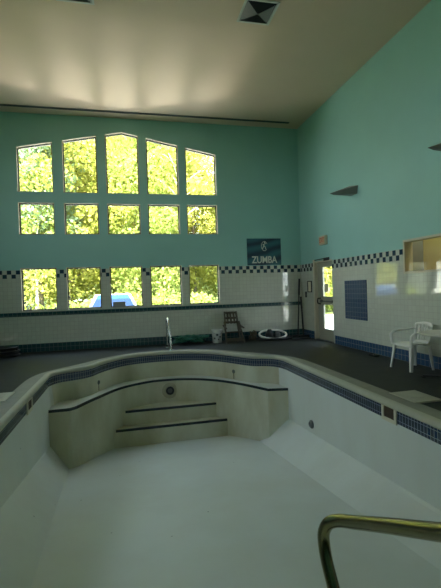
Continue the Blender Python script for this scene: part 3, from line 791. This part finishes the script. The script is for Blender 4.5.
def leaves(mb_v, mb_f, cen, rad, n, size, rnd):
    for _ in range(n):
        while True:
            p = Vector((rnd.uniform(-1, 1), rnd.uniform(-1, 1), rnd.uniform(-1, 1)))
            if .1 < p.length < 1: break
        p = Vector((p.x * rad[0], p.y * rad[1], p.z * rad[2])) + Vector(cen)
        a = Vector((rnd.gauss(0, 1), rnd.gauss(0, 1), rnd.gauss(0, 1))).normalized(); c = a.orthogonal().normalized()
        c = (c * math.cos(rnd.random() * 6.3) + a.cross(c) * math.sin(rnd.random() * 6.3)); s = size * rnd.uniform(.6, 1.2)
        e = a.cross(c); k = len(mb_v)
        mb_v += [tuple(p - c * s * .5), tuple(p + e * s * .32), tuple(p + c * s * .5), tuple(p - e * s * .32)]; mb_f.append((k, k + 1, k + 2, k + 3))

def make_tree(name, seed, h, crown_r, trunk_r, leafm, barkm, nleaf, size, low=.25):
    rnd = random.Random(seed); t = empty(name, (0, 0, -.15))
    mb = MB(); lean = rnd.uniform(-.4, .4)
    tr = [(lean * (i / 6) ** 2 + rnd.uniform(-.05, .05), rnd.uniform(-.05, .05), h * .92 * i / 6) for i in range(7)]
    mb.tube(smooth_path(tr, .6), [trunk_r * (1 - .85 * k / max(1, len(smooth_path(tr, .6)) - 1)) for k in range(len(smooth_path(tr, .6)))], 8)
    cl = []
    for i in range(18):
        f = low + (1 - low) * (i + .5) / 18; a = i * 2.4; rr = crown_r * (1 - abs(f - .5) * .9) * rnd.uniform(.35, .8)
        base = Vector((lean * f * f, 0, h * f * .88)); tip = base + Vector((rr * math.cos(a), rr * math.sin(a), h * .08))
        mb.tube([base, (base + tip) / 2 + Vector((0, 0, .15)), tip], [trunk_r * .3, trunk_r * .2, trunk_r * .08], 5)
        cl.append((tip, crown_r * rnd.uniform(.38, .6)))
    cl.append((Vector((lean, 0, h * .96)), crown_r * .4))
    mb.build('trunk', barkm, t, smooth=True)
    v, f = [], []
    for c, r in cl: leaves(v, f, c, (r, r, r * .75), nleaf // len(cl), size, rnd)
    me = bpy.data.meshes.new('foliage'); me.from_pydata(v, [], f); me.materials.append(leafm)
    o = bpy.data.objects.new('foliage', me); COL.objects.link(o); o.parent = t
    return t
protos = [make_tree('leafy_tree', 11, 13, 3.4, .16, M['leaf_yellow'], M['bark'], 20000, .22, .06),
          make_tree('leafy_tree', 23, 16, 3.8, .20, M['leaf_yellow'], M['bark'], 22000, .23, .08),
          make_tree('leafy_tree', 37, 11, 3.2, .14, M['leaf_green'], M['bark'], 18000, .21, .03)]
spots = []
rnd = random.Random(99)
for row, (yy, x0, x1, st) in enumerate(((25, -26, 24, 4.6), (30, -28, 26, 4.4), (35, -30, 28, 4.4))):
    x = x0 + row * 1.7
    while x < x1:
        if not (row == 0 and (5 < x < 9.5 or x < -6)): spots.append((x + rnd.uniform(-.8, .8), yy + rnd.uniform(-1.5, 1.5)))
        x += st
used = set()
for i, (x, y) in enumerate(spots):
    k = 2 if i % 4 == 1 else i % 2
    o = protos[k] if k not in used else copy_tree(protos[k]); used.add(k)
    o.location = (x, y, -.15); o.rotation_euler = (0, 0, rnd.uniform(0, 6.28)); s = rnd.uniform(.9, 1.15); o.scale = (s, s, s)
    if k == 2: tag(o, 'shorter fresh green leafy tree in the woods beyond the windows', 'tree', 'green woodland trees')
    else: tag(o, 'tall yellow-green leafy tree in the woods beyond the windows', 'tree', 'yellow woodland trees')
bt = make_tree('birch_tree', 51, 13, 2.2, .13, M['leaf_yellow'], M['birch'], 2200, .28, .45); bt.location = (3.05, 22.6, -.15)
tag(bt, 'pale-trunked birch tree seen through the fourth column of windows', 'tree')
bt = make_tree('birch_tree', 52, 8, 1.8, .08, M['leaf_green'], M['birch'], 2500, .25, .3); bt.location = (-4.45, 22.3, -.15)
tag(bt, 'pale-trunked birch tree seen through the far left windows', 'tree')
pt = make_tree('pine_tree', 53, 14, 3.0, .2, M['leaf_pine'], M['bark'], 12000, .24, .3); pt.location = (-4.5, 23.2, -.15)
tag(pt, 'bluish green pine tree beyond the top far left window', 'tree')
# low undergrowth: bushes
def bush(x, y, s, seed, label):
    rnd = random.Random(seed); t = empty('bush', (x, y, -.15)); v, f = [], []
    for i in range(6): leaves(v, f, (rnd.uniform(-1, 1) * s, rnd.uniform(-.6, .6) * s, rnd.uniform(.35, .9) * s), (s * .7, s * .7, s * .55), 260, .22, rnd)
    me = bpy.data.meshes.new('foliage'); me.from_pydata(v, [], f); me.materials.append(M['leaf_green'])
    o = bpy.data.objects.new('foliage', me); COL.objects.link(o); o.parent = t
    mb = MB()
    for i in range(5): mb.tube([(0, 0, 0), (rnd.uniform(-1, 1) * s * .6, rnd.uniform(-.5, .5) * s, s * .8)], .025, 5)
    mb.build('stems', M['bark'], t)
    tag(t, label, 'bush', 'bushes under the trees')
for i, (x, y) in enumerate(((-4.6, 21.8), (-1.8, 22.4), (1.0, 22), (3.9, 22.6), (6.8, 23), (12, 24), (15, 23))):
    bush(x, y, 1.2, 200 + i, 'low green bush under the trees outside the windows')

# white building added off to the left, unseen, to bounce sunlight indoors
ob = empty('bounce_building', (-14, 22.2, -.15)); tag(ob, 'white clapboard building added left of the windows to bounce sunlight in', 'building')
MB().bx(-7, 7, -1.2, 1.2, 0, 5.2).build('walls', M['siding'], ob)
MB().prism([(-7.3, -1.6, 5.1), (-7.3, 1.6, 5.1), (-7.3, 0, 6.6)], (14.6, 0, 0)).build('roof', M['darkgrey'], ob)
for x in (-5, -2, 3.5):
    wn_ = MB().bx(x - .5, x + .5, -1.26, -1.18, 1.2, 2.5).build('window', M['white'], ob); MB().bx(x - .42, x + .42, -1.275, -1.262, 1.28, 2.42).build('pane', M['windshield'], wn_)
MB().bx(.2, 1.3, -1.26, -1.18, 0, 2.1).build('door', M['grey'], ob)
# parked car: only its roof and windshield clear the sill
car = empty('parked_car', (-.50, 14.6, -.12)); tag(car, 'white car with sky blue painted into its windshield parked outside the lower windows', 'car')
def car_sec(zs, halfw, y): return [(-halfw, y, zs), (halfw, y, zs)]
rows = []
for (y, zt, hw) in ((0, .62, .72), (.08, .82, .80), (.9, .95, .86), (1.0, .97, .87), (3.3, 1.0, .87), (4.1, .96, .84), (4.3, .75, .76)):
    rows.append([(-hw * .97, y, .22), (-hw * 1.02, y, .5), (-hw, y, zt * .88), (-hw * .88, y, zt), (0, y, zt + .03), (hw * .88, y, zt), (hw, y, zt * .88), (hw * 1.02, y, .5), (hw * .97, y, .22)])
mb = MB().grid(rows); n = len(rows[0])
mb.add(rows[0], [tuple(range(n))]); mb.add(rows[-1], [tuple(range(n))]); mb.build('body', M['car_paint'], car, smooth=False)
roof = [(-.60, 1.50, 1.53), (.60, 1.50, 1.53), (.58, 2.9, 1.53), (-.58, 2.9, 1.53)]; base = [(-.86, .80, .96), (.86, .80, .96), (.84, 3.75, .97), (-.84, 3.75, .97)]
MB().prism(roof, (0, 0, .03)).build('roof', M['car_paint'], car, bevel=.01)
for a, c in zip(roof, base): MB().bar(a, c, .09, .07).build('pillar', M['car_paint'], car)
def quad_glass(i, j, name):
    a, c, d, e = Vector(roof[i]), Vector(roof[j]), Vector(base[j]), Vector(base[i]); return MB().add([a, c, d, e], [(0, 1, 2, 3)]).build(name, M['windshield'], car, solid=.008)
quad_glass(0, 1, 'windshield'); quad_glass(2, 3, 'rear_window'); quad_glass(1, 2, 'side_window'); quad_glass(3, 0, 'side_window')
RYc = Matrix.Rotation(PI / 2, 3, 'Y')
for sx in (-1, 1):
    for y in (.85, 3.45):
        MB().lathe([(0, -.1), (.20, -.1), (.31, -.09), (.32, 0), (.31, .09), (.20, .1), (0, .1)], (sx * .78, y, .32), 24, RYc).build('wheel', M['tire'], car)

# ---------------------------------------------------------------- light
wd = bpy.data.worlds.new('sky'); sc.world = wd; wd.use_nodes = True; nt = wd.node_tree; nt.nodes.clear()
bg = N(nt, 'Background'); wo = N(nt, 'OutputWorld'); tcw = N(nt, 'TexCoord'); spw = N(nt, 'SeparateXYZ'); rp = N(nt, 'ValToRGB')
nt.links.new(tcw.outputs['Generated'], spw.inputs[0]); nt.links.new(spw.outputs['Z'], rp.inputs[0])
rp.color_ramp.elements[0].color = (.85, .92, .95, 1); rp.color_ramp.elements[1].color = (.50, .66, .86, 1); rp.color_ramp.elements[1].position = .7
nt.links.new(rp.outputs[0], bg.inputs[0]); nt.links.new(bg.outputs[0], wo.inputs[0]); bg.inputs[1].default_value = 11.0
su = bpy.data.lights.new('sun', 'SUN'); su.energy = 55; su.angle = .01; su.color = (1, .95, .84)
so = bpy.data.objects.new('sun', su); COL.objects.link(so); so.rotation_euler = Vector((-.30, -.80, 1.05)).to_track_quat('Z', 'Y').to_euler()
def portal(loc, rot, sx, sy):
    p = bpy.data.lights.new('window_portal', 'AREA'); p.shape = 'RECTANGLE'; p.size = sx; p.size_y = sy; p.cycles.is_portal = True
    po = bpy.data.objects.new('window_portal', p); COL.objects.link(po); po.location = loc; po.rotation_euler = rot
portal((0, YB + .22, 3.5), (-PI / 2, 0, 0), 5.6, 5.0)
portal((XR + .2, 10.2, 1.15), (0, PI / 2, 0), 2.1, 1.0)
portal((XL - .2, 5.3, 4.0), (0, -PI / 2, 0), 2.1, 4.7)
# added unseen area lamp standing in for sun glint, thrown up through the top windows
gl = bpy.data.lights.new('glint_lamp', 'AREA'); gl.shape = 'RECTANGLE'; gl.size = 6.0; gl.size_y = .7; gl.spread = math.radians(18); gl.energy = 26; gl.color = (1, .93, .80)
go = bpy.data.objects.new('glint_lamp', gl); COL.objects.link(go); go.location = (0, 20.7, .38)
go.rotation_euler = (Vector((0, 20.7, .38)) - Vector((0, 10, 6.2))).to_track_quat('Z', 'Y').to_euler()

cy = sc.cycles
cy.diffuse_bounces = 7; cy.max_bounces = 14; cy.transparent_max_bounces = 16; cy.caustics_reflective = False; cy.caustics_refractive = False
vs_ = sc.view_settings; vs_.view_transform = 'Standard'; vs_.look = 'None'; vs_.gamma = 1; vs_.use_curve_mapping = False; vs_.exposure = -0.35
